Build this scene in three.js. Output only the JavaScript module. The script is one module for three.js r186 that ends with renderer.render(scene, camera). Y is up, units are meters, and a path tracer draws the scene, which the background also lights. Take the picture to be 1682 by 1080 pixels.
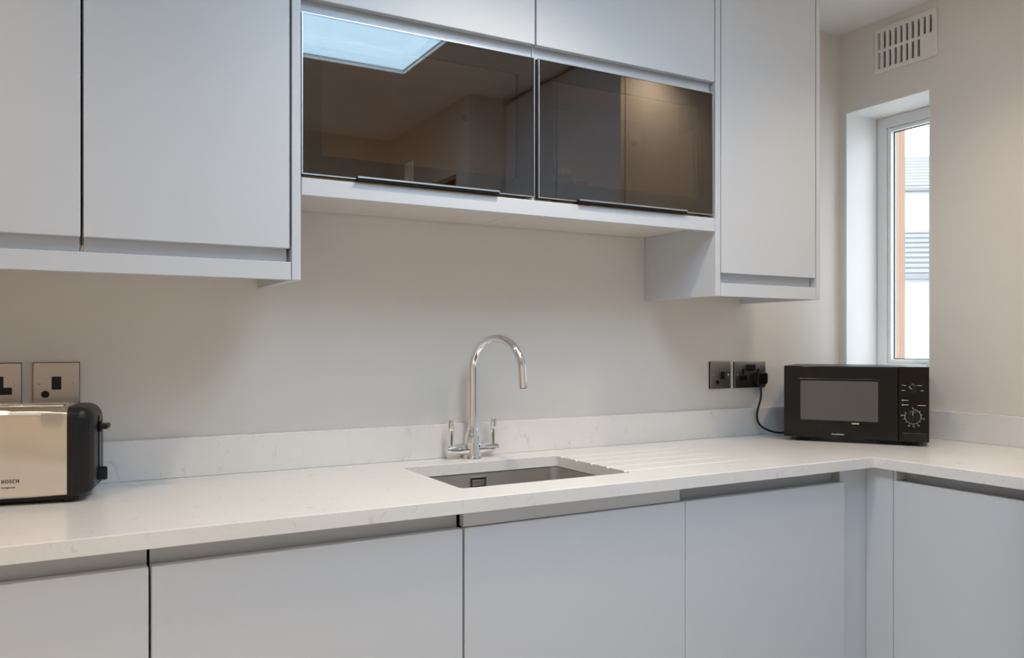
import * as THREE from 'three';
import { RoundedBoxGeometry } from 'three/addons/geometries/RoundedBoxGeometry.js';
import { TextGeometry } from 'three/addons/geometries/TextGeometry.js';
import { FontLoader } from 'three/addons/loaders/FontLoader.js';
import { mergeGeometries, toCreasedNormals } from 'three/addons/utils/BufferGeometryUtils.js';
import { ImprovedNoise } from 'three/addons/math/ImprovedNoise.js';
import { RectAreaLightUniformsLib } from 'three/addons/lights/RectAreaLightUniformsLib.js';
import { Brush, Evaluator, SUBTRACTION } from 'three-bvh-csg';

// ------------------------------------------------------------------ camera, sky, daylight, exposure
const scene = new THREE.Scene();
const renderer = new THREE.WebGLRenderer({ antialias: true });
renderer.toneMapping = THREE.LinearToneMapping;
renderer.toneMappingExposure = 1.22;
renderer.shadowMap.enabled = true;
RectAreaLightUniformsLib.init();

const FW = 1682, FH = 1080, FOCAL = 1354.4, HORIZON = 564.33, YAW = 29.377 * Math.PI / 180;
const camera = new THREE.PerspectiveCamera(2 * Math.atan(FH / 2 / FOCAL) * 180 / Math.PI, FW / FH, 0.05, 200);
camera.position.set(0, 1.229, 2.121);
camera.rotation.set(0, -YAW, 0);
camera.setViewOffset(FW, FH, 0, -(HORIZON - FH / 2), FW, FH);     // level camera with a shifted lens
camera.updateProjectionMatrix();

const SKY = [3.4, 3.75, 4.2];
scene.background = new THREE.Color().setRGB(...SKY);

const SKYLIGHT = { x0: 0.66, x1: 1.348, z0: 0.98, z1: 1.88 };
const daylight = new THREE.RectAreaLight(new THREE.Color().setRGB(0.36, 0.68, 1.0), 5.2, SKYLIGHT.x1 - SKYLIGHT.x0 - 0.01, SKYLIGHT.z1 - SKYLIGHT.z0 - 0.01);
daylight.position.set((SKYLIGHT.x0 + SKYLIGHT.x1) / 2, 2.415, (SKYLIGHT.z0 + SKYLIGHT.z1) / 2);
daylight.rotation.x = -Math.PI / 2;
scene.add(daylight);

const LAMP_COLOR = new THREE.Color().setRGB(1.0, 0.77, 0.52);
const LAMP_COLOR_REAR = new THREE.Color().setRGB(1.0, 0.71, 0.43);
const LAMPS = [[-0.5, 0.80, 1.6, 'in front of the wall cabinets over the toaster'], [1.0, 0.80, 3.2, 'between the skylight and the glass cabinets'], [2.05, 0.94, 2.2, 'beside the tall cabinet near the window wall'],
  [-1.2, 2.35, 6.0, 'in the far corner opposite the sink wall'], [-0.3, 2.35, 6.0, 'close to the wall opposite the sink']];   // x, z, power, place

// ------------------------------------------------------------------ helpers
const rgb = (r, g, b) => new THREE.Color().setRGB(r, g, b);
const taken = new Map();
function numbered(name) {
  const n = taken.get(name) ?? 0;
  taken.set(name, n + 1);
  return n ? name + '_' + String(n).padStart(3, '0') : name;
}
function thing(name, label, category, position = [0, 0, 0], turn = 0, group) {
  const o = new THREE.Group();
  o.name = numbered(name);
  o.position.set(...position);
  o.rotation.y = turn;
  o.userData = { label, category };
  if (group) o.userData.group = group;
  scene.add(o);
  return o;
}
function part(name, geometry, material, parent, label) {
  const g = Array.isArray(geometry) ? merge(geometry) : geometry;
  const m = new THREE.Mesh(g, material);
  m.name = name;
  m.castShadow = m.receiveShadow = true;
  if (label) m.userData.label = label;
  parent.add(m);
  return m;
}
function solo(name, geometry, material, label, category, group) {
  const m = part(numbered(name), geometry, material, scene);
  m.userData = { label, category };
  if (group) m.userData.group = group;
  return m;
}
function struct(name, geometry, material, label) {
  const m = part(name, geometry, material, scene);
  m.userData = { kind: 'structure', label, category: name.split('_')[0] };
  return m;
}
function merge(list) { return mergeGeometries(list.map((g) => { const q = g.index ? g.toNonIndexed() : g; if (!q.attributes.uv) q.setAttribute('uv', new THREE.BufferAttribute(new Float32Array(q.attributes.position.count * 2), 2)); return q; })); }
// texture coordinates in metres, by the way each face points
function metric(g) {
  if (g.index) g = g.toNonIndexed();
  const p = g.attributes.position, n = g.attributes.normal, uv = new Float32Array(p.count * 2);
  for (let i = 0; i < p.count; i++) {
    const a = Math.abs(n.getX(i)), b = Math.abs(n.getY(i)), c = Math.abs(n.getZ(i));
    const [u, v] = b >= a && b >= c ? [p.getX(i), p.getZ(i)] : a >= c ? [p.getZ(i), p.getY(i)] : [p.getX(i), p.getY(i)];
    uv[i * 2] = u; uv[i * 2 + 1] = v;
  }
  g.setAttribute('uv', new THREE.BufferAttribute(uv, 2));
  return g;
}
// box from corner to corner; r > 0 rounds the edges
function bx(x0, x1, y0, y1, z0, z1, r = 0) {
  const w = x1 - x0, h = y1 - y0, d = z1 - z0;
  const g = r ? new RoundedBoxGeometry(w, h, d, 2, Math.min(r, w / 2.01, h / 2.01, d / 2.01)) : new THREE.BoxGeometry(w, h, d);
  g.translate((x0 + x1) / 2, (y0 + y1) / 2, (z0 + z1) / 2);
  return metric(g);
}
function cyl(r0, r1, h, seg = 32) { return new THREE.CylinderGeometry(r1, r0, h, seg); }   // r0 at the bottom
function lathe(points, seg = 48) { return toCreasedNormals(new THREE.LatheGeometry(points.map(([r, y]) => new THREE.Vector2(r, y)), seg), 0.6); }
function tube(points, r, seg = 60, rs = 14, tension = 0.5) { return new THREE.TubeGeometry(new THREE.CatmullRomCurve3(points.map((p) => new THREE.Vector3(...p)), false, 'catmullrom', tension), seg, r, rs); }
function roundRect(x0, y0, x1, y1, r, Type = THREE.Shape) {
  const s = new Type();
  s.moveTo(x0 + r, y0); s.lineTo(x1 - r, y0); s.absarc(x1 - r, y0 + r, r, -Math.PI / 2, 0);
  s.lineTo(x1, y1 - r); s.absarc(x1 - r, y1 - r, r, 0, Math.PI / 2);
  s.lineTo(x0 + r, y1); s.absarc(x0 + r, y1 - r, r, Math.PI / 2, Math.PI);
  s.lineTo(x0, y0 + r); s.absarc(x0 + r, y0 + r, r, Math.PI, 1.5 * Math.PI);
  return s;
}
function rect(x0, y0, x1, y1, Type = THREE.Shape) {
  const s = new Type();
  s.moveTo(x0, y0); s.lineTo(x1, y0); s.lineTo(x1, y1); s.lineTo(x0, y1); s.closePath();
  return s;
}
function extrude(shape, depth, bevel = 0, seg = 8) {
  return new THREE.ExtrudeGeometry(shape, { depth: depth - 2 * bevel, bevelEnabled: bevel > 0, bevelSize: bevel, bevelThickness: bevel, bevelOffset: -bevel, bevelSegments: 2, curveSegments: seg }).translate(0, 0, bevel);
}
const perlin = new ImprovedNoise();
let seed = 7;
const rnd = () => { seed = (seed * 1664525 + 1013904223) >>> 0; return seed / 4294967296; };
// n x n texture that repeats, from f(u, v) -> [r, g, b] in sRGB 0..1
function texture(n, f, metres, srgb = true) {
  const d = new Uint8Array(n * n * 4);
  for (let y = 0; y < n; y++) for (let x = 0; x < n; x++) {
    const c = f(x / n, y / n), i = (y * n + x) * 4;
    for (let k = 0; k < 3; k++) d[i + k] = Math.max(0, Math.min(255, c[k] * 255));
    d[i + 3] = 255;
  }
  const t = new THREE.DataTexture(d, n, n);
  t.wrapS = t.wrapT = THREE.RepeatWrapping;
  t.magFilter = THREE.LinearFilter; t.minFilter = THREE.LinearMipmapLinearFilter; t.generateMipmaps = true;
  if (srgb) t.colorSpace = THREE.SRGBColorSpace;
  t.repeat.set(1 / metres, 1 / metres);
  t.needsUpdate = true;
  return t;
}
// noise on a torus, so that the texture repeats without a seam
function tn(u, v, k, z = 0) {
  const a = u * 2 * Math.PI, b = v * 2 * Math.PI, R = k / (2 * Math.PI);
  return 0.5 * (perlin.noise(Math.cos(a) * R + 31.7 + z, Math.sin(a) * R + 11.3, Math.cos(b) * R + 5.1) + perlin.noise(Math.sin(b) * R + 3.3, Math.cos(a) * R + 17.9 - z, Math.sin(a) * R + Math.cos(b) * R * 0.7));
}

// ------------------------------------------------------------------ materials
const S = (o) => new THREE.MeshStandardMaterial(o), P = (o) => new THREE.MeshPhysicalMaterial(o);
const quartz = texture(1400, (u, v) => {
  const wx = tn(u, v, 6, 3) * 0.09, wy = tn(u, v, 6, 9) * 0.09;
  const a = tn(u + wx, v + wy, 46), mask = Math.max(0, tn(u, v, 38, 21) * 4 - 0.45);
  const vein = Math.max(0, 1 - Math.abs(a) * 20) * Math.min(1, mask);
  const cloud = tn(u, v, 5, 40) * 0.02, fleck = (rnd() - 0.5) * 0.025;
  const s = 0.905 + cloud + fleck - vein * 0.07;
  return [s, s * 0.992, s * 0.987];
}, 1.1);
const grain = texture(256, () => { const s = 0.5 + (rnd() - 0.5) * 0.6; return [s, s, s]; }, 0.05, false);
const orange = texture(256, (u, v) => { const s = 0.5 + tn(u, v, 60) * 0.7; return [s, s, s]; }, 0.25, false);
const brushX = texture(512, (() => { const rows = Array.from({ length: 512 }, rnd); return (u, v) => { const s = 0.5 + (rows[Math.floor(v * 512)] - 0.5) * 0.6 + (rnd() - 0.5) * 0.1; return [s, s, s]; }; })(), 0.12, false);
const woodTex = texture(512, (u, v) => {
  const g = tn(u * 1, v * 1, 3, 2), r = Math.sin((v * 24 + g * 5) * 6.283) * 0.5 + 0.5, f = tn(u, v, 70, 5);
  const s = 0.66 + r * 0.05 + f * 0.08;
  return [s * 1.21, s * 1.23, s * 1.24];
}, 1.0);
const M = {
  paint: S({ name: 'light_grey_cabinet_paint', color: rgb(0.600, 0.633, 0.685), roughness: 0.42, bumpMap: orange, bumpScale: 0.00006 }),
  carcass: S({ name: 'cabinet_board', color: rgb(0.68, 0.64, 0.59), roughness: 0.6 }),
  wall: S({ name: 'wall_emulsion', color: rgb(0.745, 0.71, 0.67), roughness: 0.92, bumpMap: orange, bumpScale: 0.0001 }),
  ceiling: S({ name: 'ceiling_emulsion', color: rgb(0.86, 0.86, 0.85), roughness: 0.95 }),
  reveal: S({ name: 'white_gloss_trim', color: rgb(0.84, 0.84, 0.83), roughness: 0.5 }),
  quartz: P({ name: 'pale_quartz', map: quartz, roughness: 0.22 }),
  floor: S({ name: 'pale_grey_floor', map: woodTex, roughness: 0.45 }),
  chrome: S({ name: 'chrome', color: rgb(0.86, 0.86, 0.87), metalness: 1, roughness: 0.05 }),
  steel: S({ name: 'sink_steel', color: rgb(0.66, 0.64, 0.62), metalness: 1, roughness: 0.42, bumpMap: brushX, bumpScale: 0.00004 }),
  brushed: P({ name: 'brushed_steel', color: rgb(0.74, 0.68, 0.60), metalness: 1, roughness: 0.34, anisotropy: 0.9, anisotropyRotation: 0 }),
  alu: S({ name: 'aluminium', color: rgb(0.55, 0.56, 0.57), metalness: 1, roughness: 0.42 }),
  bronze: S({ name: 'dark_anodised_frame', color: rgb(0.045, 0.04, 0.036), metalness: 0.2, roughness: 0.55 }),
  nickel: S({ name: 'black_nickel', color: rgb(0.42, 0.385, 0.35), metalness: 1, roughness: 0.32, bumpMap: brushX, bumpScale: 0.00003 }),
  black: P({ name: 'black_plastic', color: rgb(0.010, 0.010, 0.011), roughness: 0.38, specularIntensity: 0.55 }),
  gloss: P({ name: 'gloss_black_plastic', color: rgb(0.008, 0.008, 0.009), roughness: 0.10, specularIntensity: 0.6 }),
  rubber: S({ name: 'dark_rubber', color: rgb(0.02, 0.02, 0.02), roughness: 0.7 }),
  duct: S({ name: 'grey_duct', color: rgb(0.34, 0.31, 0.28), roughness: 0.8 }),
  dark: S({ name: 'dark_gap', color: rgb(0.03, 0.028, 0.026), roughness: 0.9 }),
  smoked: P({ name: 'smoked_bronze_glass', color: rgb(0.63, 0.50, 0.33), roughness: 0.0, transmission: 1, thickness: 0, ior: 1.9 }),
  clear: P({ name: 'window_glass', color: rgb(0.97, 0.98, 0.98), roughness: 0.0, transmission: 1, thickness: 0, ior: 1.45 }),
  upvc: S({ name: 'white_upvc', color: rgb(0.80, 0.81, 0.80), roughness: 0.35 }),
  oven: P({ name: 'oven_window', color: rgb(0.075, 0.075, 0.08), roughness: 0.12, clearcoat: 1, clearcoatRoughness: 0.03 }),
  vent: S({ name: 'vent_plastic', color: rgb(0.78, 0.76, 0.73), roughness: 0.5 }),
  lamp: S({ name: 'downlight_lens', color: rgb(0.9, 0.9, 0.9), emissive: rgb(1.0, 0.77, 0.52), emissiveIntensity: 14, roughness: 0.5 }),
  print: S({ name: 'dark_print', color: rgb(0.03, 0.028, 0.025), roughness: 0.5 }),
  white: S({ name: 'white_print', color: rgb(0.7, 0.7, 0.7), roughness: 0.5 }),
  door: S({ name: 'dark_wood', color: rgb(0.10, 0.055, 0.03), roughness: 0.4 }),
  render: S({ name: 'white_render', color: rgb(0.50, 0.50, 0.49), roughness: 0.95 }),
  slate: S({ name: 'roof_slate', color: rgb(0.21, 0.21, 0.215), roughness: 0.8 }),
  terracotta: S({ name: 'stained_timber', color: rgb(0.27, 0.17, 0.115), roughness: 0.8 }),
  concrete: S({ name: 'paving', color: rgb(0.52, 0.51, 0.49), roughness: 0.95 }),
  jar: P({ name: 'jar_glass', color: rgb(0.9, 0.9, 0.88), roughness: 0.05, transmission: 1, thickness: 0, ior: 1.5 }),
  red: S({ name: 'red_packet', color: rgb(0.35, 0.05, 0.04), roughness: 0.6 }),
};

// ------------------------------------------------------------------ setting: walls, floor, ceiling, window, door
const XR = 2.625, ZF = 3.02, XL = -2.2, HC = 2.40, XN = 1.72, ZN = 1.99;
const WIN = { z0: 0.026, z1: 0.368, y0: 1.11, y1: 2.10 };
struct('floor', bx(XL - 0.2, XR + 0.27, -0.1, 0, -0.2, ZF + 0.2), M.floor, 'pale grey wood effect floor of the kitchen');
struct('wall_back', bx(XL - 0.2, XR + 0.27, 0, HC + 0.3, -0.2, 0), M.wall, 'plain greige painted wall behind sink and sockets');
struct('wall_left', bx(XL - 0.2, XL, 0, HC + 0.3, 0, ZF), M.wall, 'plain greige wall at the far end of the worktop');
struct('wall_front', bx(XL - 0.2, XN + 0.13, 0, HC + 0.3, ZF, ZF + 0.2), M.wall, 'plain greige wall opposite the sink');
{
  // right wall: shape drawn in (z, y), extruded along x
  const s = rect(-0.0, 0, ZN + 0.11, HC + 0.3);
  s.holes.push(rect(WIN.z0, WIN.y0, WIN.z1, WIN.y1, THREE.Path));
  s.holes.push(rect(0.172, 2.222, 0.382, 2.352, THREE.Path));
  const g = extrude(s, 0.27).rotateY(-Math.PI / 2).translate(XR + 0.27, 0, 0);
  struct('wall_right', metric(g), M.wall, 'greige painted wall with narrow window and vent');
}
struct('wall_nib', bx(XN, XR, 0, HC + 0.3, ZN, ZN + 0.11), M.wall, 'short greige return wall beside the tall cabinet');
{
  const s = rect(ZN + 0.11, 0, ZF + 0.2, HC + 0.3);
  s.holes.push(rect(2.135, 0.0, 2.50, 2.05, THREE.Path));
  s.holes.push(rect(2.665, 0.9, 2.795, 2.22, THREE.Path));
  struct('wall_side', metric(extrude(s, 0.13).rotateY(-Math.PI / 2).translate(XN + 0.13, 0, 0)), M.wall, 'greige wall with the outside door');
  struct('door_1', bx(XN + 0.05, XN + 0.09, 0.0, 2.05, 2.135, 2.50), M.door, 'narrow dark wooden outside door');
  struct('window_2', bx(XN + 0.06, XN + 0.064, 0.9, 2.22, 2.665, 2.795), M.clear, 'slim clear pane beside the outside door');
}
{
  const s = rect(XL - 0.2, -(ZF + 0.2), XR + 0.27, 0.2);
  s.holes.push(rect(SKYLIGHT.x0, -SKYLIGHT.z1, SKYLIGHT.x1, -SKYLIGHT.z0, THREE.Path));
  struct('ceiling', extrude(s, 0.2).rotateX(-Math.PI / 2).translate(0, HC, 0), M.ceiling, 'white painted ceiling with a skylight opening');
  const K = SKYLIGHT, y = HC + 0.02;
  const f = struct('window_3', [bx(K.x0 + 0.0005, K.x1 - 0.0005, y, y + 0.06, K.z0 + 0.0005, K.z0 + 0.006), bx(K.x0 + 0.0005, K.x1 - 0.0005, y, y + 0.06, K.z1 - 0.006, K.z1 - 0.0005), bx(K.x0 + 0.0005, K.x0 + 0.006, y, y + 0.06, K.z0 + 0.006, K.z1 - 0.006), bx(K.x1 - 0.006, K.x1 - 0.0005, y, y + 0.06, K.z0 + 0.006, K.z1 - 0.006)], M.upvc, 'white frame of the ceiling skylight');
  part('pane', bx(K.x0 + 0.006, K.x1 - 0.006, y + 0.03, y + 0.034, K.z0 + 0.006, K.z1 - 0.006), M.clear, f, 'clear skylight glass');
}
{
  // window lining, sash and pane in the right wall
  const W = WIN, t = 0.004, xi = XR + 0.0005, xf = 2.80;
  struct('trim_1', [bx(xi, xf, W.y0, W.y1, W.z0, W.z0 + t), bx(xi, xf, W.y0, W.y1, W.z1 - t, W.z1), bx(xi, xf, W.y1 - t, W.y1, W.z0 + t, W.z1 - t)], M.reveal, 'white plastered window reveal');
  struct('trim_2', bx(XR - 0.012, xf, W.y0 - 0.0, W.y0 + 0.02, W.z0 + t, W.z1 - t, 0.003), M.reveal, 'white window sill board behind the microwave');
  const ring = (a, b, x0, x1, r) => {           // picture-frame ring between insets a and b
    const s = rect(W.z0 + a, W.y0 + a, W.z1 - a, W.y1 - a);
    s.holes.push(rect(W.z0 + b, W.y0 + b, W.z1 - b, W.y1 - b, THREE.Path));
    return extrude(s, x1 - x0, r).rotateY(-Math.PI / 2).translate(x1, 0, 0);
  };
  const f = struct('window_1', ring(0.0045, 0.045, 2.80, 2.845, 0.002), M.upvc, 'narrow white framed window above the microwave');
  part('sash', ring(0.0458, 0.0605, 2.806, 2.838, 0.003), M.upvc, f);
  part('gasket', ring(0.060, 0.0635, 2.824, 2.828, 0), M.rubber, f, 'dark rubber glazing gasket');
  part('pane', bx(2.830, 2.834, W.y0 + 0.062, W.y1 - 0.062, W.z0 + 0.062, W.z1 - 0.062), M.clear, f, 'clear window glass');
}

// ------------------------------------------------------------------ fitted wall cabinets
const ZU = 0.326, DT = 0.020, ZC = 0.303;       // front of the wall doors, door thickness, front of the finger channel
const doorBox = (x0, x1, y0, y1, z, r = 0.0015) => bx(x0, x1, y0, y1, z - DT, z, r);
function openBox(x0, x1, y0, y1, z0, z1, t) {    // a carcass open to the front
  return [bx(x0, x0 + t, y0, y1, z0, z1), bx(x1 - t, x1, y0, y1, z0, z1), bx(x0 + t, x1 - t, y0, y0 + t, z0, z1), bx(x0 + t, x1 - t, y1 - t, y1, z0, z1), bx(x0 + t, x1 - t, y0 + t, y1 - t, z0, z0 + 0.01)];
}
const local = (list, [x, y, z]) => (Array.isArray(list) ? list : [list]).map((g) => g.translate(-x, -y, -z));
function wallCabinet(x0, x1, label, yb = 1.436) {
  const at = [(x0 + x1) / 2, 1.407, 0.003], t = thing('wall_cabinet', label, 'cabinet', at);
  part('carcass', local(openBox(x0 + 0.001, x1 - 0.001, 1.4235, 2.345, 0.003, 0.284, 0.018), at), M.carcass, t);
  part('door', local(doorBox(x0 + 0.0025, x1 - 0.0025, yb, 2.34, ZU), at), M.paint, t);
  part('finger_channel', local([bx(x0 + 0.004, x1 - 0.004, 1.409, 1.47, ZC - 0.018, ZC)], at), M.paint, t, 'recessed finger pull below the door');
  return t;
}
wallCabinet(-0.745, -0.3425, 'light grey handleless wall cabinet, second from the end panel above the toaster');
wallCabinet(-0.3425, 0.0575, 'light grey handleless wall cabinet directly above the toaster and left sockets');
wallCabinet(0.0575, 0.4595, 'wide light grey handleless wall cabinet next to the glass-fronted cabinets, toaster side');
wallCabinet(1.7085, 2.1105, 'tall light grey handleless wall cabinet next to the window');

function panel(name, g, label, cat) { return solo(name, g, M.paint, label, cat); }
panel('end_panel', bx(0.4620, 0.4815, 1.368, HC - 0.001, 0.001, ZU, 0.0012), 'narrow light grey end panel between toaster-side wall cabinet and glass cabinets', 'panel');
panel('end_panel', bx(1.6880, 1.7072, 1.368, HC - 0.001, 0.001, ZU, 0.0012), 'light grey end panel between glass cabinets and window-side wall cabinet', 'panel');
panel('end_panel', bx(2.1115, 2.1290, 1.368, HC - 0.001, 0.001, ZU, 0.0012), 'light grey end panel of wall cabinet facing the window', 'panel');
panel('end_panel', bx(-0.766, -0.7465, 1.368, HC - 0.001, 0.001, ZU, 0.0012), 'light grey end panel of wall cabinets at far end from window', 'panel');
panel('pelmet', bx(-0.7455, 0.4605, 1.368, 1.4065, ZU - 0.018, ZU, 0.0012), 'long light grey pelmet strip under wall cabinets over the toaster', 'pelmet');
panel('pelmet', bx(1.7085, 2.1105, 1.368, 1.4065, ZU - 0.018, ZU, 0.0012), 'short light grey pelmet strip under window-side wall cabinet', 'pelmet');
panel('pelmet', bx(0.4830, 1.6870, 1.5545, 1.5930, ZU - 0.018, ZU, 0.0012), 'light grey pelmet rail under the smoked glass doors', 'pelmet');
panel('cornice', bx(-0.7455, 0.4605, 2.345, HC - 0.001, ZU - 0.03, ZU - 0.002, 0.001), 'light grey filler between wall cabinets over the toaster and ceiling', 'cornice');
panel('cornice', bx(0.4830, 1.6870, 2.345, HC - 0.001, ZU - 0.03, ZU - 0.002, 0.001), 'light grey filler between lift-up top cabinets and ceiling', 'cornice');
panel('cornice', bx(1.7085, 2.1105, 2.345, HC - 0.001, ZU - 0.03, ZU - 0.002, 0.001), 'light grey filler between window-side wall cabinet and ceiling', 'cornice');

function topCabinet(x0, x1, label) {
  const at = [(x0 + x1) / 2, 1.957, 0.003], t = thing('top_cabinet', label, 'cabinet', at);
  part('carcass', local(openBox(x0 + 0.001, x1 - 0.001, 1.972, 2.344, 0.003, 0.284, 0.018), at), M.carcass, t);
  part('door', local(doorBox(x0 + 0.0025, x1 - 0.0025, 1.988, 2.34, ZU), at), M.paint, t);
  part('finger_channel', local([bx(x0 + 0.0015, x1 - 0.0015, 1.960, 2.03, ZC - 0.018, ZC)], at), M.paint, t, 'recessed finger pull below the door');
  return t;
}
topCabinet(0.4830, 1.0800, 'light grey lift-up top cabinet over the glass door that mirrors the skylight');
topCabinet(1.0800, 1.6870, 'light grey lift-up top cabinet over the glass door with a jar');

function glassCabinet(x0, x1, d0, d1, h0, h1, label) {
  const at = [(x0 + x1) / 2, 1.572, 0.003], t = thing('glass_cabinet', label, 'cabinet', at);
  part('carcass', local(openBox(x0 + 0.001, x1 - 0.001, 1.572, 1.957, 0.003, 0.300, 0.018), at), M.carcass, t);
  const y0 = 1.6005, y1 = 1.9555, z1 = ZU, w = 0.046;
  const door = part('glass_door', local(bx(d0 + 0.0025, d1 - 0.0025, y0 + 0.0025, y1 - 0.0025, z1 - 0.005, z1 - 0.001), at), M.smoked, t, 'smoked bronze glass');
  // four mitred aluminium rails behind the glass with a thin edge beside it
  const bar = (len) => {
    const s = new THREE.Shape();
    s.moveTo(0, 0); s.lineTo(len, 0); s.lineTo(len - w, w); s.lineTo(w, w); s.closePath();
    return [extrude(s, 0.013).translate(0, 0, -0.0185)];
  };
  const W = d1 - d0, H = y1 - y0;
  const put = (list, turn, x, y) => list.map((g) => g.rotateZ(turn).translate(x, y, z1));
  part('frame_rail', local(put(bar(W), 0, d0, y0), at), M.bronze, door, 'dark mitred frame behind the glass');
  part('frame_rail', local(put(bar(H), Math.PI / 2, d1, y0), at), M.bronze, door);
  part('frame_rail', local(put(bar(W), Math.PI, d1, y1), at), M.bronze, door);
  part('frame_rail', local(put(bar(H), -Math.PI / 2, d0, y1), at), M.bronze, door);
  part('edge_trim', local([bx(d0, d1, y0, y0 + 0.0025, z1 - 0.006, z1), bx(d0, d1, y1 - 0.0025, y1, z1 - 0.006, z1), bx(d0, d0 + 0.0025, y0 + 0.0025, y1 - 0.0025, z1 - 0.006, z1), bx(d1 - 0.0025, d1, y0 + 0.0025, y1 - 0.0025, z1 - 0.006, z1)], at), M.alu, door, 'thin aluminium edge');
  part('handle', local([bx(h0, h1, y0 + 0.0015, y0 + 0.0045, z1 - 0.004, z1 + 0.012, 0.0008), bx(h0, h1, y0 - 0.004, y0 + 0.0015, z1 - 0.006, z1 + 0.0105)], at), M.black, door, 'slim lip handle');
  part('handle_edge', local(bx(h0, h1, y0 + 0.0012, y0 + 0.005, z1 + 0.0121, z1 + 0.0132), at), M.alu, door);
  const xs = x1 - 0.019;
  part('lift_arm', local([bx(xs - 0.012, xs, 1.86, 1.93, 0.20, 0.285, 0.003), bx(xs - 0.010, xs - 0.004, 1.69, 1.87, 0.262, 0.270, 0.002), bx(xs - 0.010, xs - 0.003, 1.63, 1.72, 0.262, 0.276, 0.002)], at), M.alu, t, 'metal lift stay');
  part('fixing_cap', local(new THREE.CylinderGeometry(0.010, 0.010, 0.004, 24).rotateX(Math.PI / 2).translate(x1 - 0.054, 1.869, 0.0152), at), M.nickel, t, 'dark round fixing cap');
  return t;
}
glassCabinet(0.4830, 1.0830, 0.4835, 1.0770, 0.607, 0.969, 'smoked glass fronted wall cabinet mirroring the skylight, beside toaster-side cabinet');
glassCabinet(1.0830, 1.6870, 1.0885, 1.6795, 1.206, 1.572, 'smoked glass fronted wall cabinet with a jar inside, nearer the window');
{
  const t = thing('glass_jar', 'small lidded glass jar standing inside the smoked glass cabinet', 'jar', [1.262, 1.5903, 0.17]);
  part('jar_body', lathe([[0.001, 0.001], [0.030, 0.001], [0.033, 0.008], [0.033, 0.085], [0.024, 0.102], [0.024, 0.115]]), M.jar, t);
  part('lid', lathe([[0.001, 0.132], [0.022, 0.132], [0.026, 0.128], [0.026, 0.112], [0.025, 0.112]]), M.alu, t, 'metal lid');
  part('contents', lathe([[0.001, 0.002], [0.028, 0.003], [0.030, 0.050], [0.001, 0.052]]), S({ name: 'spice', color: rgb(0.45, 0.36, 0.28), roughness: 0.9 }), t);
  const r = thing('spice_packet', 'low red packet beside the jar in the smoked glass cabinet', 'packet', [1.325, 1.5905, 0.17]);
  part('packet_body', bx(-0.022, 0.022, 0, 0.085, -0.02, 0.02, 0.006), M.red, r);
  part('packet_top', bx(-0.020, 0.020, 0.083, 0.100, -0.003, 0.003, 0.002), M.red, r);
}

// ------------------------------------------------------------------ base cabinets
const ZB = 0.576, YT = 0.8445, YU = 0.879;
function baseCabinet(name, x0, x1, label, zr = 0.545, top = 0.82, gap = 0.002, end = -0.0025, low = 0.80) {
  const at = [(x0 + x1) / 2, 0, 0.3], t = thing(name, label, 'cabinet', at);
  part('carcass', local(bx(x0 + 0.004, x1 - 0.004, 0.15, top, 0.02, 0.51), at), M.carcass, t);
  part('door', local(bx(x0 + 0.0020, x1 - gap, 0.155, YT, ZB - 0.022, ZB, 0.0030), at), M.paint, t);
  part('finger_channel', local(bx(x0 + 0.0025, x1 + end, low, YU - 0.001, zr - 0.018, zr), at), M.paint, t, 'recessed finger pull above the door');
  part('plinth', local(bx(x0 + 0.0005, x1 - 0.0005, 0.0, 0.15, 0.50, 0.518), at), M.paint, t);
  return t;
}
baseCabinet('base_cabinet', -1.046, -0.446, 'light grey base cabinet at the far end of the worktop');
baseCabinet('base_cabinet', -0.446, 0.1536, 'light grey handleless base cabinet below the toaster');
baseCabinet('base_cabinet', 0.1536, 0.7548, 'light grey handleless base cabinet between toaster and sink');
baseCabinet('integrated_appliance', 0.7548, 1.3545, 'light grey fronted base unit directly under the sink, with paler pull rail', 0.568, 0.68, -0.0008, -0.0105, YT + 0.0015);
baseCabinet('base_cabinet', 1.3545, 1.9333, 'light grey handleless base cabinet below the draining grooves', 0.530, 0.82, 0.0005, 0.0015);
panel('end_panel', bx(-1.066, -1.0475, 0, YU - 0.0005, 0.02, ZB, 0.0012), 'light grey end panel closing the base cabinets', 'panel');
const XB = 2.047;
{
  const t = thing('corner_post', 'light grey corner post where the two runs of base cabinets meet', 'post', [2.0, 0, 0.6]);
  part('filler', local(bx(1.9353, XB + 0.02, 0.02, YU - 0.0005, 0.505, 0.556, 0.001), [2.0, 0, 0.6]), M.paint, t);
  part('filler', local(bx(XB, XB + 0.018, 0.02, YU - 0.0005, 0.5565, 0.643, 0.001), [2.0, 0, 0.6]), M.paint, t);
}
{
  const z0 = 0.645, z1 = 1.068, at = [2.33, 0, (z0 + z1) / 2], t = thing('base_cabinet', 'light grey handleless base cabinet under the worktop along the window wall', 'cabinet', at);
  part('carcass', local(bx(XB + 0.06, 2.60, 0.15, 0.82, z0 + 0.004, z1 - 0.004), at), M.carcass, t);
  part('door', local(bx(XB, XB + 0.022, 0.155, YT + 0.006, z0 - 0.001, z1 - 0.002, 0.0030), at), M.paint, t);
  part('finger_channel', local([bx(XB + 0.042, XB + 0.06, 0.80, YU - 0.001, z0 + 0.010, z1 - 0.0025), bx(XB + 0.0, XB + 0.06, YT + 0.0065, YU - 0.001, z0 + 0.0005, z0 + 0.0095)], at), M.paint, t, 'recessed finger pull above the door');
  part('plinth', local(bx(XB + 0.06, XB + 0.078, 0, 0.15, z0, z1), at), M.paint, t);
}
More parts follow.
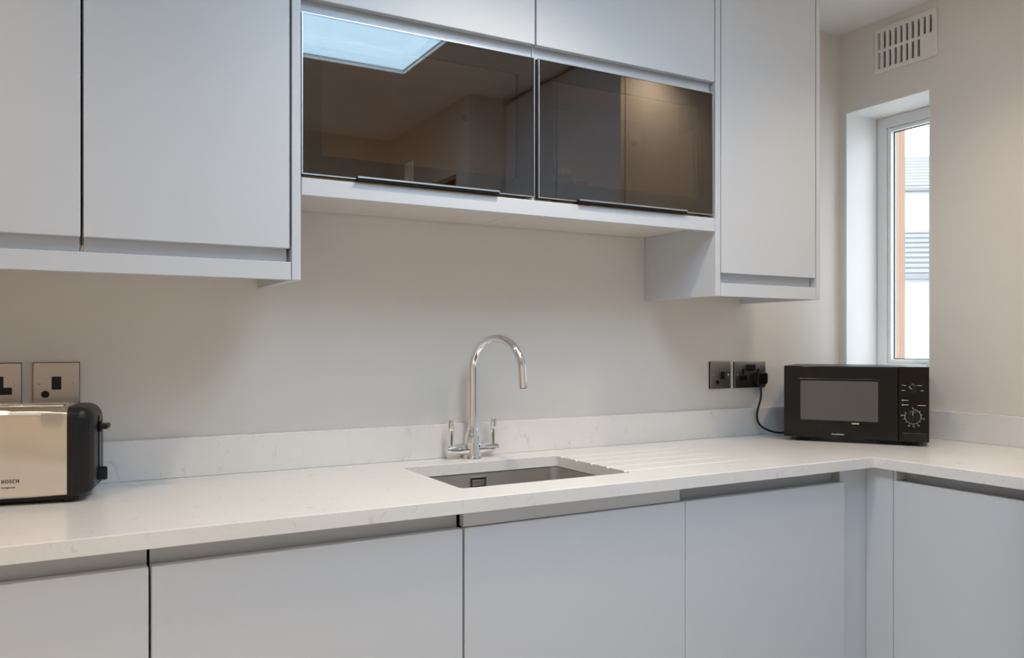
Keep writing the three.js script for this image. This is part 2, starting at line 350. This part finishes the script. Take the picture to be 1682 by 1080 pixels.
{
  const at = [2.25, 0, 1.53], t = thing('tall_cabinet', 'tall light grey larder cabinet at the end of the window-side worktop', 'cabinet', at);
  part('carcass', local(bx(1.932, 2.60, 0.1, HC - 0.01, 1.072, 1.986), at), M.paint, t);
  part('door', local(bx(1.910, 1.930, 0.15, HC - 0.03, 1.074, 1.527, 0.0015), at), M.paint, t);
  part('door', local(bx(1.910, 1.930, 0.15, HC - 0.03, 1.531, 1.984, 0.0015), at), M.paint, t);
  part('plinth', local(bx(1.99, 2.008, 0, 0.1, 1.074, 1.984), at), M.paint, t);
}

// ------------------------------------------------------------------ worktop, upstands, sink
const YW = 0.91;
const SK = { x0: 0.796, x1: 1.265, z0: 0.131, z1: 0.480 };
{
  const s = new THREE.Shape();
  [[-1.066, -0.001], [-1.066, -0.598], [2.027, -0.598], [2.027, -1.070], [2.624, -1.070], [2.624, -0.001]].forEach(([x, y], i) => (i ? s.lineTo(x, y) : s.moveTo(x, y)));
  s.closePath();
  s.holes.push(roundRect(SK.x0, -SK.z1, SK.x1, -SK.z0, 0.012, THREE.Path));
  const slab = extrude(s, 0.030, 0.0015, 10).rotateX(-Math.PI / 2).translate(0, 0.880, 0);
  const ev = new Evaluator();
  ev.useGroups = false;
  let b = new Brush(slab);
  b.updateMatrixWorld();
  for (let k = 0; k < 5; k++) {
    const z = 0.160 + k * 0.0735, L = 0.425;
    const g = new THREE.CylinderGeometry(0.0065, 0.0065, L, 20).rotateZ(Math.PI / 2).rotateZ(0.0085).translate(1.262 + L / 2, YW + 0.00415, z);
    const c = new Brush(g);
    c.updateMatrixWorld();
    b = ev.evaluate(b, c, SUBTRACTION);
    b.updateMatrixWorld();
  }
  const g = metric(b.geometry);
  g.clearGroups();
  solo('worktop', g, M.quartz, 'pale veined quartz worktop running round the corner with sink cutout and draining grooves', 'worktop');
  solo('upstand', bx(-1.066, 2.6035, YW + 0.0003, 1.004, 0.001, 0.020, 0.001), M.quartz, 'low pale quartz upstand along the wall behind the tap', 'upstand');
  solo('upstand', bx(2.605, 2.624, YW + 0.0003, 1.004, 0.001, 1.069, 0.001), M.quartz, 'low pale quartz upstand under the window beside the microwave', 'upstand');

  const o = 0.003, x0 = SK.x0 - o, x1 = SK.x1 + o, z0 = SK.z0 - o, z1 = SK.z1 + o, yt = 0.8795, yb = 0.70;
  const at = [(x0 + x1) / 2, yb, (z0 + z1) / 2];
  const t = thing('sink', 'brushed steel undermount sink set in the pale worktop', 'sink', at);
  const ring = roundRect(x0 - 0.0015, -z1 - 0.0015, x1 + 0.0015, -z0 + 0.0015, 0.0265);
  ring.holes.push(roundRect(x0, -z1, x1, -z0, 0.025, THREE.Path));
  const flange = roundRect(x0 - 0.02, -z1 - 0.02, x1 + 0.02, -z0 + 0.02, 0.03);
  flange.holes.push(roundRect(x0, -z1, x1, -z0, 0.025, THREE.Path));
  const up = (g, y) => g.rotateX(-Math.PI / 2).translate(0, y, 0);
  part('bowl', local([up(extrude(ring, yt - yb, 0, 12), yb), up(extrude(flange, 0.0015, 0, 12), yt - 0.0015), up(extrude(roundRect(x0, -z1, x1, -z0, 0.025), 0.002, 0, 12), yb - 0.001)], at), M.steel, t);
  const drain = part('drain', local(lathe([[0.001, 0.001], [0.030, 0.001], [0.040, 0.004], [0.045, 0.0015]]).translate(at[0], yb + 0.001, at[2]), at), M.chrome, t, 'round drain');
  const ov = part('overflow', local([bx(0.993, 1.037, 0.8425, 0.8665, z0, z0 + 0.0025, 0.001)], at), M.rubber, t, 'rectangular overflow slot');
  part('overflow_cover', local([bx(0.9965, 1.0335, 0.846, 0.8615, z0 + 0.003, z0 + 0.005, 0.001), bx(0.992, 1.038, 0.8665, 0.8685, z0, z0 + 0.004), bx(0.992, 1.038, 0.8405, 0.8425, z0, z0 + 0.004), bx(0.990, 0.992, 0.8405, 0.8685, z0, z0 + 0.004), bx(1.038, 1.040, 0.8405, 0.8685, z0, z0 + 0.004)], at), M.chrome, ov);
}

// ------------------------------------------------------------------ tap
{
  const t = thing('kitchen_tap', 'chrome swan neck mixer tap with two levers behind the sink', 'tap', [1.033, YW, 0.0606]);
  part('tap_body', lathe([[0.001, 0.0003], [0.0250, 0.0003], [0.0250, 0.005], [0.0225, 0.009], [0.0225, 0.042], [0.0215, 0.056], [0.0180, 0.072], [0.0130, 0.084], [0.0118, 0.090], [0.001, 0.090]]), M.chrome, t);
  const a = 70 * Math.PI / 180, R = 0.0905, pts = [], yc = 1.153 - YW;
  const put = (s, y) => new THREE.Vector3(s * Math.cos(a), y, s * Math.sin(a));
  for (const y of [0.08, 0.12, 0.16, 0.20, 0.23]) pts.push(put(0, y));
  for (let k = 0; k <= 18; k++) { const q = Math.PI - k / 18 * Math.PI; pts.push(put(R + R * Math.cos(q), yc + R * Math.sin(q))); }
  pts.push(put(0.1825, yc - 0.02), put(0.1842, 1.112 - YW));
  const spout = part('spout', new THREE.TubeGeometry(new THREE.CatmullRomCurve3(pts), 110, 0.0112, 24), M.chrome, t);
  part('aerator', cyl(0.0095, 0.0095, 0.004).translate(0.184 * Math.cos(a), 1.112 - YW + 0.001, 0.184 * Math.sin(a)), M.rubber, spout, 'dark outlet');
  for (const s of [-1, 1]) {
    const arm = lathe([[0.001, 0], [0.0165, 0], [0.0155, 0.022], [0.0110, 0.050], [0.0095, 0.064], [0.001, 0.064]].map(([r, y]) => [r, y]), 32).rotateZ(-s * Math.PI / 2).translate(s * 0.015, 0.028, 0);
    const v = part('valve', arm, M.chrome, t);
    const lev = lathe([[0.001, 0], [0.0050, 0], [0.0055, 0.012], [0.0076, 0.036], [0.0084, 0.050], [0.0080, 0.073], [0.0070, 0.075], [0.001, 0.075]], 28).translate(s * 0.066, 0.036, 0);
    part('lever', lev, M.chrome, v);
  }
}

// ------------------------------------------------------------------ sockets and switches on the wall
function plate(name, x0, x1, y0, y1, label, cat, group) {
  const at = [(x0 + x1) / 2, (y0 + y1) / 2, 0.0005], t = thing(name, label, cat, at, 0, group);
  const w = (x1 - x0) / 2, h = (y1 - y0) / 2;
  part('back_box', bx(-w - 0.0008, w + 0.0008, -h - 0.0008, h + 0.0008, 0, 0.004), M.black, t);
  part('face_plate', extrude(roundRect(-w, -h, w, h, 0.003), 0.0035, 0.0012).translate(0, 0, 0.004), M.nickel, t, 'black nickel plate');
  for (const s of [-1, 1]) part('screw', new THREE.SphereGeometry(0.0034, 16, 8).scale(1, 1, 0.4).translate(s * (w - 0.012), 0, 0.0078), M.alu, t, 'small bright screw');
  return t;
}
{
  const a = plate('fused_spur', -0.0285, 0.0625, 1.0960, 1.1870, 'black nickel fused spur with flex outlet, right above the toaster end', 'switch');
  part('rocker', bx(-0.0095, 0.0095, -0.015, 0.014, 0.0076, 0.0115, 0.0015), M.black, a);
  part('flex_outlet', cyl(0.008, 0.008, 0.003, 24).rotateX(Math.PI / 2).translate(-0.022, -0.025, 0.0085), M.black, a);
  const b = plate('switched_socket', -0.142, -0.051, 1.0965, 1.1865, 'black nickel switched plate, farther along the wall above the toaster', 'switch');
  part('rocker', bx(-0.010, 0.012, -0.014, 0.016, 0.0076, 0.0115, 0.0015), M.black, b);
  part('fuse_carrier', bx(-0.014, 0.028, -0.024, -0.0085, 0.0076, 0.0105, 0.0015), M.black, b);
  const c = plate('fused_spur', 1.9650, 2.0575, 1.0765, 1.1665, 'black nickel fused spur left of the double socket near the microwave', 'switch');
  part('rocker', bx(0.000, 0.017, -0.013, 0.012, 0.0076, 0.0115, 0.0015), M.black, c);
  part('flex_outlet', cyl(0.0075, 0.0075, 0.003, 24).rotateX(Math.PI / 2).translate(-0.016, -0.024, 0.0085), M.black, c);
  const d = plate('double_socket', 2.0770, 2.2250, 1.0762, 1.1655, 'black nickel double socket with the microwave plug in it', 'socket');
  for (const s of [-1, 1]) {
    part('outlet', [bx(-0.0042, 0.0042, 0.000, 0.020, 0.0074, 0.0082), bx(-0.0175, 0.0175, -0.019, -0.003, 0.0074, 0.0082, 0.0003)].map((g) => g.translate(s * 0.036, 0, 0)), M.black, d);
    part('rocker', bx(s * 0.011 - 0.009, s * 0.011 + 0.009, 0.013, 0.036, 0.0076, 0.0125, 0.0015), M.black, d);
  }
}

// ------------------------------------------------------------------ microwave with its lead
const font = await new FontLoader().loadAsync('fonts/droid/droid_sans_bold.typeface.json');
function text(s, size, depth) { const g = new TextGeometry(s, { font, size, depth, curveSegments: 3 }); g.computeBoundingBox(); return g; }
{
  const turn = -Math.atan2(0.356, 0.245), c = Math.cos(turn), s = Math.sin(turn);   // local x runs along the front
  const D = 0.265, W = 0.430, H = 0.235, foot = 0.012;
  const mid = [2.2485, 0.358], at = [mid[0] - s * D / 2, YW + 0.0003, mid[1] - c * D / 2];
  const t = thing('microwave', 'compact black microwave with two dials standing across the worktop corner', 'microwave', at, turn);
  const f = D / 2, w = W / 2, Y = (k) => foot + H * (1 - k), X = (k) => -w + W * k;        // fractions of the front, from the left and from the top
  part('casing', bx(-w + 0.002, w - 0.002, foot, foot + H, -f, f - 0.018, 0.005), M.black, t);
  const door = part('door', bx(-w, X(0.800), foot + 0.002, foot + H, f - 0.018, f, 0.004), M.gloss, t);
  const bez = roundRect(X(0.105), Y(0.79), X(0.685), Y(0.175), 0.006);
  bez.holes.push(roundRect(X(0.122), Y(0.748), X(0.664), Y(0.205), 0.004, THREE.Path));
  part('window_bezel', extrude(bez, 0.0015, 0.0005).translate(0, 0, f - 0.0003), M.gloss, door);
  part('window', bx(X(0.122), X(0.664), Y(0.748), Y(0.205), f - 0.001, f + 0.0004), M.oven, door, 'grey glazed oven window');
  part('sticker', bx(X(0.485), X(0.535), Y(0.790), Y(0.772), f + 0.0012, f + 0.0016), S({ name: 'pale_sticker', color: rgb(0.55, 0.53, 0.35), roughness: 0.6 }), door, 'small pale yellow sticker');
  const brand = text('RussellHobbs', 0.0042, 0.0003);
  brand.translate(X(0.345), Y(0.945), f + 0.0001);
  part('lettering', brand, M.white, door, 'small white lettering');
  // control panel with its printed scales
  const pw = X(1) - X(0.803), ph = H - 0.002, cw = 512, ch = Math.round(512 * ph / pw);
  const cv = document.createElement('canvas');
  cv.width = cw; cv.height = ch;
  const g = cv.getContext('2d'), px = cw / pw;
  g.fillStyle = '#0b0a0a'; g.fillRect(0, 0, cw, ch);
  g.strokeStyle = g.fillStyle = '#b9b9b9';
  const K1 = [0.455 * cw, 0.305 * ch], K2 = [0.465 * cw, 0.665 * ch];
  g.lineWidth = 9;
  const dash = (x, y, l) => { g.beginPath(); g.moveTo(x, y); g.lineTo(x + l, y); g.stroke(); };
  dash(K1[0] - 185, K1[1] - 85, 34); dash(K1[0] - 150, K1[1] - 74, 40); dash(K1[0] + 80, K1[1] - 78, 74); dash(K1[0] - 190, K1[1] + 18, 62); dash(K1[0] + 130, K1[1] + 16, 58);
  g.beginPath(); g.moveTo(K1[0] - 22, K1[1] - 112); g.lineTo(K1[0] + 22, K1[1] - 112); g.lineTo(K1[0], K1[1] - 90); g.fill();
  g.lineWidth = 12;
  for (const y of [0.448, 0.510]) { g.beginPath(); g.arc(0.12 * cw, y * ch, 14, 0, 7); g.fill(); dash(0.12 * cw, y * ch, 100); }
  dash(0.62 * cw, 0.512 * ch, 140);
  g.lineWidth = 10;
  g.beginPath(); g.arc(K2[0], K2[1], 137, -Math.PI * 0.46, Math.PI * 1.18); g.stroke();
  g.beginPath(); g.moveTo(K2[0] + 6, K2[1] - 140); g.lineTo(K2[0] - 6, K2[1] - 178); g.stroke();
  g.font = 'bold 40px sans-serif'; g.textAlign = 'center'; g.textBaseline = 'middle';
  g.lineWidth = 8;
  for (let k = 0; k < 11; k++) {
    const q = -Math.PI * 0.22 + k * Math.PI * 1.4 / 10;
    g.beginPath(); g.moveTo(K2[0] + 140 * Math.cos(q), K2[1] + 140 * Math.sin(q)); g.lineTo(K2[0] + 166 * Math.cos(q), K2[1] + 166 * Math.sin(q)); g.stroke();
  }
  [[5, 2], [10, 4], [15, 5], [20, 6], [30, 9]].forEach(([n, k]) => { const q = -Math.PI * 0.22 + k * Math.PI * 1.4 / 10; g.fillText(String(n), K2[0] + 190 * Math.cos(q), K2[1] + 186 * Math.sin(q)); });
  const map = new THREE.CanvasTexture(cv);
  map.colorSpace = THREE.SRGBColorSpace;
  const printed = P({ name: 'printed_control_panel', map, roughness: 0.10, specularIntensity: 0.6 });
  const pb = new THREE.BoxGeometry(pw, ph, 0.018).translate(X(0.803) + pw / 2, foot + 0.002 + ph / 2, f - 0.009);
  const pan = part('control_panel', pb, [M.gloss, M.gloss, M.gloss, M.gloss, printed, M.gloss], t, 'glossy black control panel with white scales');
  const kx = (k) => X(0.803) + k[0] / px, ky = (k) => foot + 0.002 + ph - k[1] / px;
  for (const [k, r, tilt] of [[K1, 0.0165, 0.75], [K2, 0.0205, 0.0]]) {
    const kn = part('knob', [lathe([[r + 0.001, 0], [r + 0.001, 0.003], [r, 0.004], [r * 0.94, 0.009], [r * 0.86, 0.010], [0.001, 0.010]], 40).rotateX(Math.PI / 2)].map((q) => q.translate(kx(k), ky(k), f)), M.black, pan);
    part('grip', bx(-0.0035, 0.0035, -r * 0.9, r * 0.9, 0, 0.017, 0.002).rotateZ(tilt).translate(kx(k), ky(k), f), M.black, kn);
    part('pointer', bx(-0.0007, 0.0007, r * 0.25, r * 0.85, 0, 0.0006).rotateZ(tilt).translate(kx(k), ky(k), f + 0.017), M.white, kn, 'white pointer line');
  }
  part('open_button', bx(X(0.822), X(0.992), Y(0.992), Y(0.872), f - 0.004, f + 0.003, 0.003), M.gloss, t);
  for (const [x, z] of [[-w + 0.045, f - 0.04], [w - 0.06, f - 0.04], [-w + 0.045, -f + 0.04], [w - 0.06, -f + 0.04]]) part('foot', cyl(0.010, 0.012, foot + 0.001, 20).translate(x, foot / 2, z), M.rubber, t);
  // lead and plug, in world coordinates turned into the microwave's own
  t.updateMatrixWorld(true);
  const inv = t.matrixWorld.clone().invert();
  const back = new THREE.Vector3(-w + 0.06, foot + 0.03, -f + 0.002).applyMatrix4(t.matrixWorld);
  const lead = tube([[2.176, 1.092, 0.026], [2.168, 1.072, 0.040], [2.162, 1.040, 0.045], [2.1495, 0.986, 0.040], [2.1598, 0.950, 0.040], [2.198, 0.927, 0.045], [2.2513, 0.916, 0.055], [2.330, 0.925, 0.036], [back.x, back.y, back.z]], 0.0036, 90, 12);
  const lm = part('power_lead', lead.applyMatrix4(inv), M.rubber, t, 'black mains lead looping down the wall');
  const plug = extrude(roundRect(-0.0235, -0.0235, 0.0235, 0.0235, 0.014), 0.028, 0.006, 12).translate(2.184, 1.1085, 0.0098).applyMatrix4(inv);
  const pl = part('plug', plug, M.black, lm, 'black three-pin plug');
}

// ------------------------------------------------------------------ toaster
{
  const turn = -11 * Math.PI / 180, t = thing('toaster', 'brushed steel toaster with black ends standing beside the sockets', 'toaster', [-0.079, YW + 0.0003, 0.144], turn);
  const y0 = 0.014, y1 = 0.193, L = 0.130;
  // closed cross-section in (z, y): half depth d, corner radii at the top and bottom
  const section = (d, b, tp, rt, rb) => {
    const p = [], arc = (cx, cy, r, a0, a1) => { for (let k = 0; k <= 8; k++) { const q = a0 + (a1 - a0) * k / 8; p.push([cx + r * Math.cos(q), cy + r * Math.sin(q)]); } };
    arc(d - rb, b + rb, rb, -Math.PI / 2, 0); arc(d - rt, tp - rt, rt, 0, Math.PI / 2); arc(-d + rt, tp - rt, rt, Math.PI / 2, Math.PI); arc(-d + rb, b + rb, rb, Math.PI, 1.5 * Math.PI);
    return p;
  };
  const loft = (rows) => {                       // rows: [x, section]; both ends closed
    const n = rows[0][1].length, pos = [], idx = [];
    rows.forEach(([x, q]) => q.forEach(([z, y]) => pos.push(x, y, z)));
    for (let i = 0; i < rows.length - 1; i++) for (let j = 0; j < n; j++) { const a = i * n + j, b = i * n + (j + 1) % n; idx.push(a, a + n, b, b, a + n, b + n); }
    for (const i of [0, rows.length - 1]) { const m = pos.length / 3; pos.push(rows[i][0], (y0 + y1) / 2, 0); for (let j = 0; j < n; j++) { const a = i * n + j, b = i * n + (j + 1) % n; i ? idx.push(a, m, b) : idx.push(b, m, a); } }
    const g = new THREE.BufferGeometry();
    g.setAttribute('position', new THREE.Float32BufferAttribute(pos, 3));
    g.setIndex(idx);
    g.computeVertexNormals();
    const cr = toCreasedNormals(g, 0.7), v = cr.attributes.position, uv = new Float32Array(v.count * 2);
    for (let i = 0; i < v.count; i++) { uv[i * 2] = v.getX(i); uv[i * 2 + 1] = v.getY(i) + v.getZ(i) * 0.5; }
    cr.setAttribute('uv', new THREE.BufferAttribute(uv, 2));
    return cr;
  };
  const rows = [];
  for (let k = 0; k <= 24; k++) { const x = -L + 2 * L * k / 24, q = x / L; rows.push([x, section(0.086 - 0.0045 * q * q, y0, y1 - 0.0015 * q * q, 0.020, 0.010)]); }
  const body = part('body', loft(rows), M.brushed, t, 'brushed stainless steel shell');
  for (const s of [-1, 1]) {
    const e = [];
    for (let k = 0; k <= 12; k++) {
      const q = Math.sin(k / 12 * Math.PI / 2), in_ = 0.028 * (1 - Math.sqrt(Math.max(0, 1 - Math.max(0, (q - 0.3) / 0.7) ** 2)));
      e.push([s * (L + 0.0005 + 0.046 * q), section(0.0805 - in_, y0 - 0.002 + in_ * 0.6, y1 - 0.0012 - in_, 0.022, 0.012)]);
    }
    if (s < 0) e.reverse();
    part('end_cap', loft(e), M.black, t, 'matt black plastic end');
  }
  for (const z of [-0.03, 0.03]) part('slot', bx(-0.115, 0.115, y1 - 0.004, y1 + 0.0012, z - 0.014, z + 0.014, 0.0015), M.black, body, 'bread slot');
  part('slot_rim', [-0.03, 0.03].flatMap((z) => [bx(-0.118, 0.118, y1 - 0.002, y1 + 0.002, z + 0.0142, z + 0.017, 0.001), bx(-0.118, 0.118, y1 - 0.002, y1 + 0.002, z - 0.017, z - 0.0142, 0.001)]), M.chrome, body);
  const ex = L + 0.0465;
  part('lever_track', bx(ex - 0.003, ex + 0.002, 0.060, 0.168, -0.007, 0.007, 0.001), M.gloss, t);
  const lv = part('lever', [bx(ex, ex + 0.020, 0.140, 0.151, -0.019, 0.019, 0.004), bx(ex, ex + 0.006, 0.134, 0.157, -0.010, 0.010, 0.002)], M.black, t);
  part('browning_knob', [cyl(0.0145, 0.0145, 0.014, 28).rotateZ(Math.PI / 2).translate(ex + 0.006, 0.046, 0), bx(ex + 0.010, ex + 0.016, 0.033, 0.059, -0.003, 0.003, 0.002)], M.black, t);
  part('base', bx(-0.150, 0.150, 0.0045, y0 + 0.003, -0.070, 0.070, 0.004), M.black, t);
  for (const [x, z] of [[-0.13, 0.055], [0.13, 0.055], [-0.13, -0.055], [0.13, -0.055]]) part('foot', cyl(0.010, 0.011, 0.008, 20).translate(x, 0.004, z), M.rubber, t);
  const zf = (x) => 0.086 - 0.0045 * (x / L) ** 2;
  const b = text('BOSCH', 0.0070, 0.0003);
  b.translate(0.016, 0.046, zf(0.016) - 0.0001);
  part('lettering', b, M.print, body, 'dark printed lettering');
  const b2 = text('DesignLine', 0.0033, 0.0003);
  b2.translate(0.016, 0.036, zf(0.016) - 0.0001);
  part('lettering', b2, M.print, body);
}

// ------------------------------------------------------------------ air vent
{
  const z0 = 0.157, z1 = 0.397, y0 = 2.2045, y1 = 2.3675, at = [XR - 0.0003, y0, (z0 + z1) / 2];
  const t = thing('air_vent', 'white slotted air vent high on the wall over the window', 'vent', at, -Math.PI / 2);   // local x runs towards +z, local z into the room
  const w = (z1 - z0) / 2, h = y1 - y0;
  const s = roundRect(-w, 0, w, h, 0.004);
  const pitch = 0.0222, sw = 0.0095;
  for (let r = 0; r < 2; r++) for (let k = 0; k < (r ? 10 : 8); k++) {
    const x = -w + 0.013 + k * pitch, y = r ? h / 2 + 0.004 : 0.016;
    s.holes.push(rect(x, y, x + sw, y + 0.0585, THREE.Path));
  }
  part('grille', extrude(s, 0.008, 0.0015), M.vent, t);
  part('duct', bx(-w + 0.016, w - 0.016, 0.018, h - 0.018, -0.030, -0.022), M.duct, t, 'dark duct behind the slots');
  const mk = roundRect(w - 0.048, 0.040, w - 0.014, 0.056, 0.003);
  mk.holes.push(roundRect(w - 0.046, 0.042, w - 0.016, 0.054, 0.002, THREE.Path));
  part('moulded_mark', [extrude(mk, 0.0008).translate(0, 0, 0.0078)], M.vent, t);
}

// ------------------------------------------------------------------ ceiling downlights (warm)
LAMPS.forEach(([x, z, power, place]) => {
  const t = thing('downlight', 'round warm ceiling downlight ' + place, 'downlight', [x, HC, z], 0, 'warm downlights in the kitchen ceiling');
  part('trim_ring', lathe([[0.053, -0.001], [0.053, -0.005], [0.058, -0.007], [0.066, -0.005], [0.067, -0.0005]]), M.reveal, t);
  part('lens', lathe([[0.001, -0.0035], [0.052, -0.0035], [0.052, -0.0015], [0.001, -0.0015]]), M.lamp, t, 'glowing lens');
  const l = new THREE.SpotLight(z > 2 ? LAMP_COLOR_REAR : LAMP_COLOR, power, 0, 1.15, 0.75, 2);
  l.position.set(x, HC - 0.012, z);
  l.target.position.set(x, 0, z);
  l.castShadow = true;
  l.shadow.radius = 2.6;
  scene.add(l, l.target);
});

// ------------------------------------------------------------------ outside the window
{
  struct('ground', bx(2.9, 60, -0.3, -0.1, -40, 20), M.concrete, 'pale paving outside the window');
  const p = thing('timber_post', 'reddish brown timber post standing just outside the window', 'post', [3.32, -0.1, -0.262]);
  part('shaft', bx(-0.02, 0.02, 0, 3.2, -0.034, 0.034, 0.003), M.terracotta, p);
  part('cap', bx(-0.03, 0.03, 3.2, 3.23, -0.03, 0.03, 0.004), M.terracotta, p);
  // low white outbuilding with a slate roof, taller white house behind it
  const turn = -0.62;
  const a = thing('outbuilding', 'low white rendered outbuilding with a slate roof beyond the window', 'building', [14.0, -0.1, -7.4], turn);
  part('wall', bx(-3, 3, 0, 2.55, -3, 0), M.render, a);
  const courses = [];
  for (let k = 0; k < 9; k++) courses.push(bx(-3.2, 3.2, -0.02, 0.02, -0.2, 0.0, 0).rotateX(0.42).translate(0, 2.62 + k * 0.112, 0.12 - k * 0.165));
  part('roof', courses, M.slate, a, 'grey slate courses');
  part('gutter', bx(-3.2, 3.2, 2.50, 2.60, 0.12, 0.2, 0.02), M.slate, a);
  const wd = part('window', bx(0.22, 0.9, 1.0, 1.75, -0.02, 0.03, 0.004), M.upvc, a);
  part('pane', bx(0.27, 0.85, 1.05, 1.70, 0.031, 0.035), M.dark, wd);
  const b = thing('house', 'tall pale rendered house behind the outbuilding beyond the window', 'building', [20.0, -0.1, -11.2], turn);
  part('wall', bx(-6, 6, 0, 5.35, -4, 0), M.render, b);
  part('gutter', bx(-6.2, 6.2, 5.28, 5.38, 0.0, 0.15, 0.02), M.slate, b);
  const c2 = [];
  for (let k = 0; k < 10; k++) c2.push(bx(-6.2, 6.2, -0.02, 0.02, -0.25, 0.0, 0).rotateX(0.5).translate(0, 5.42 + k * 0.12, 0.1 - k * 0.2));
  part('roof', c2, M.slate, b, 'grey slate courses');
}

renderer.render(scene, camera);
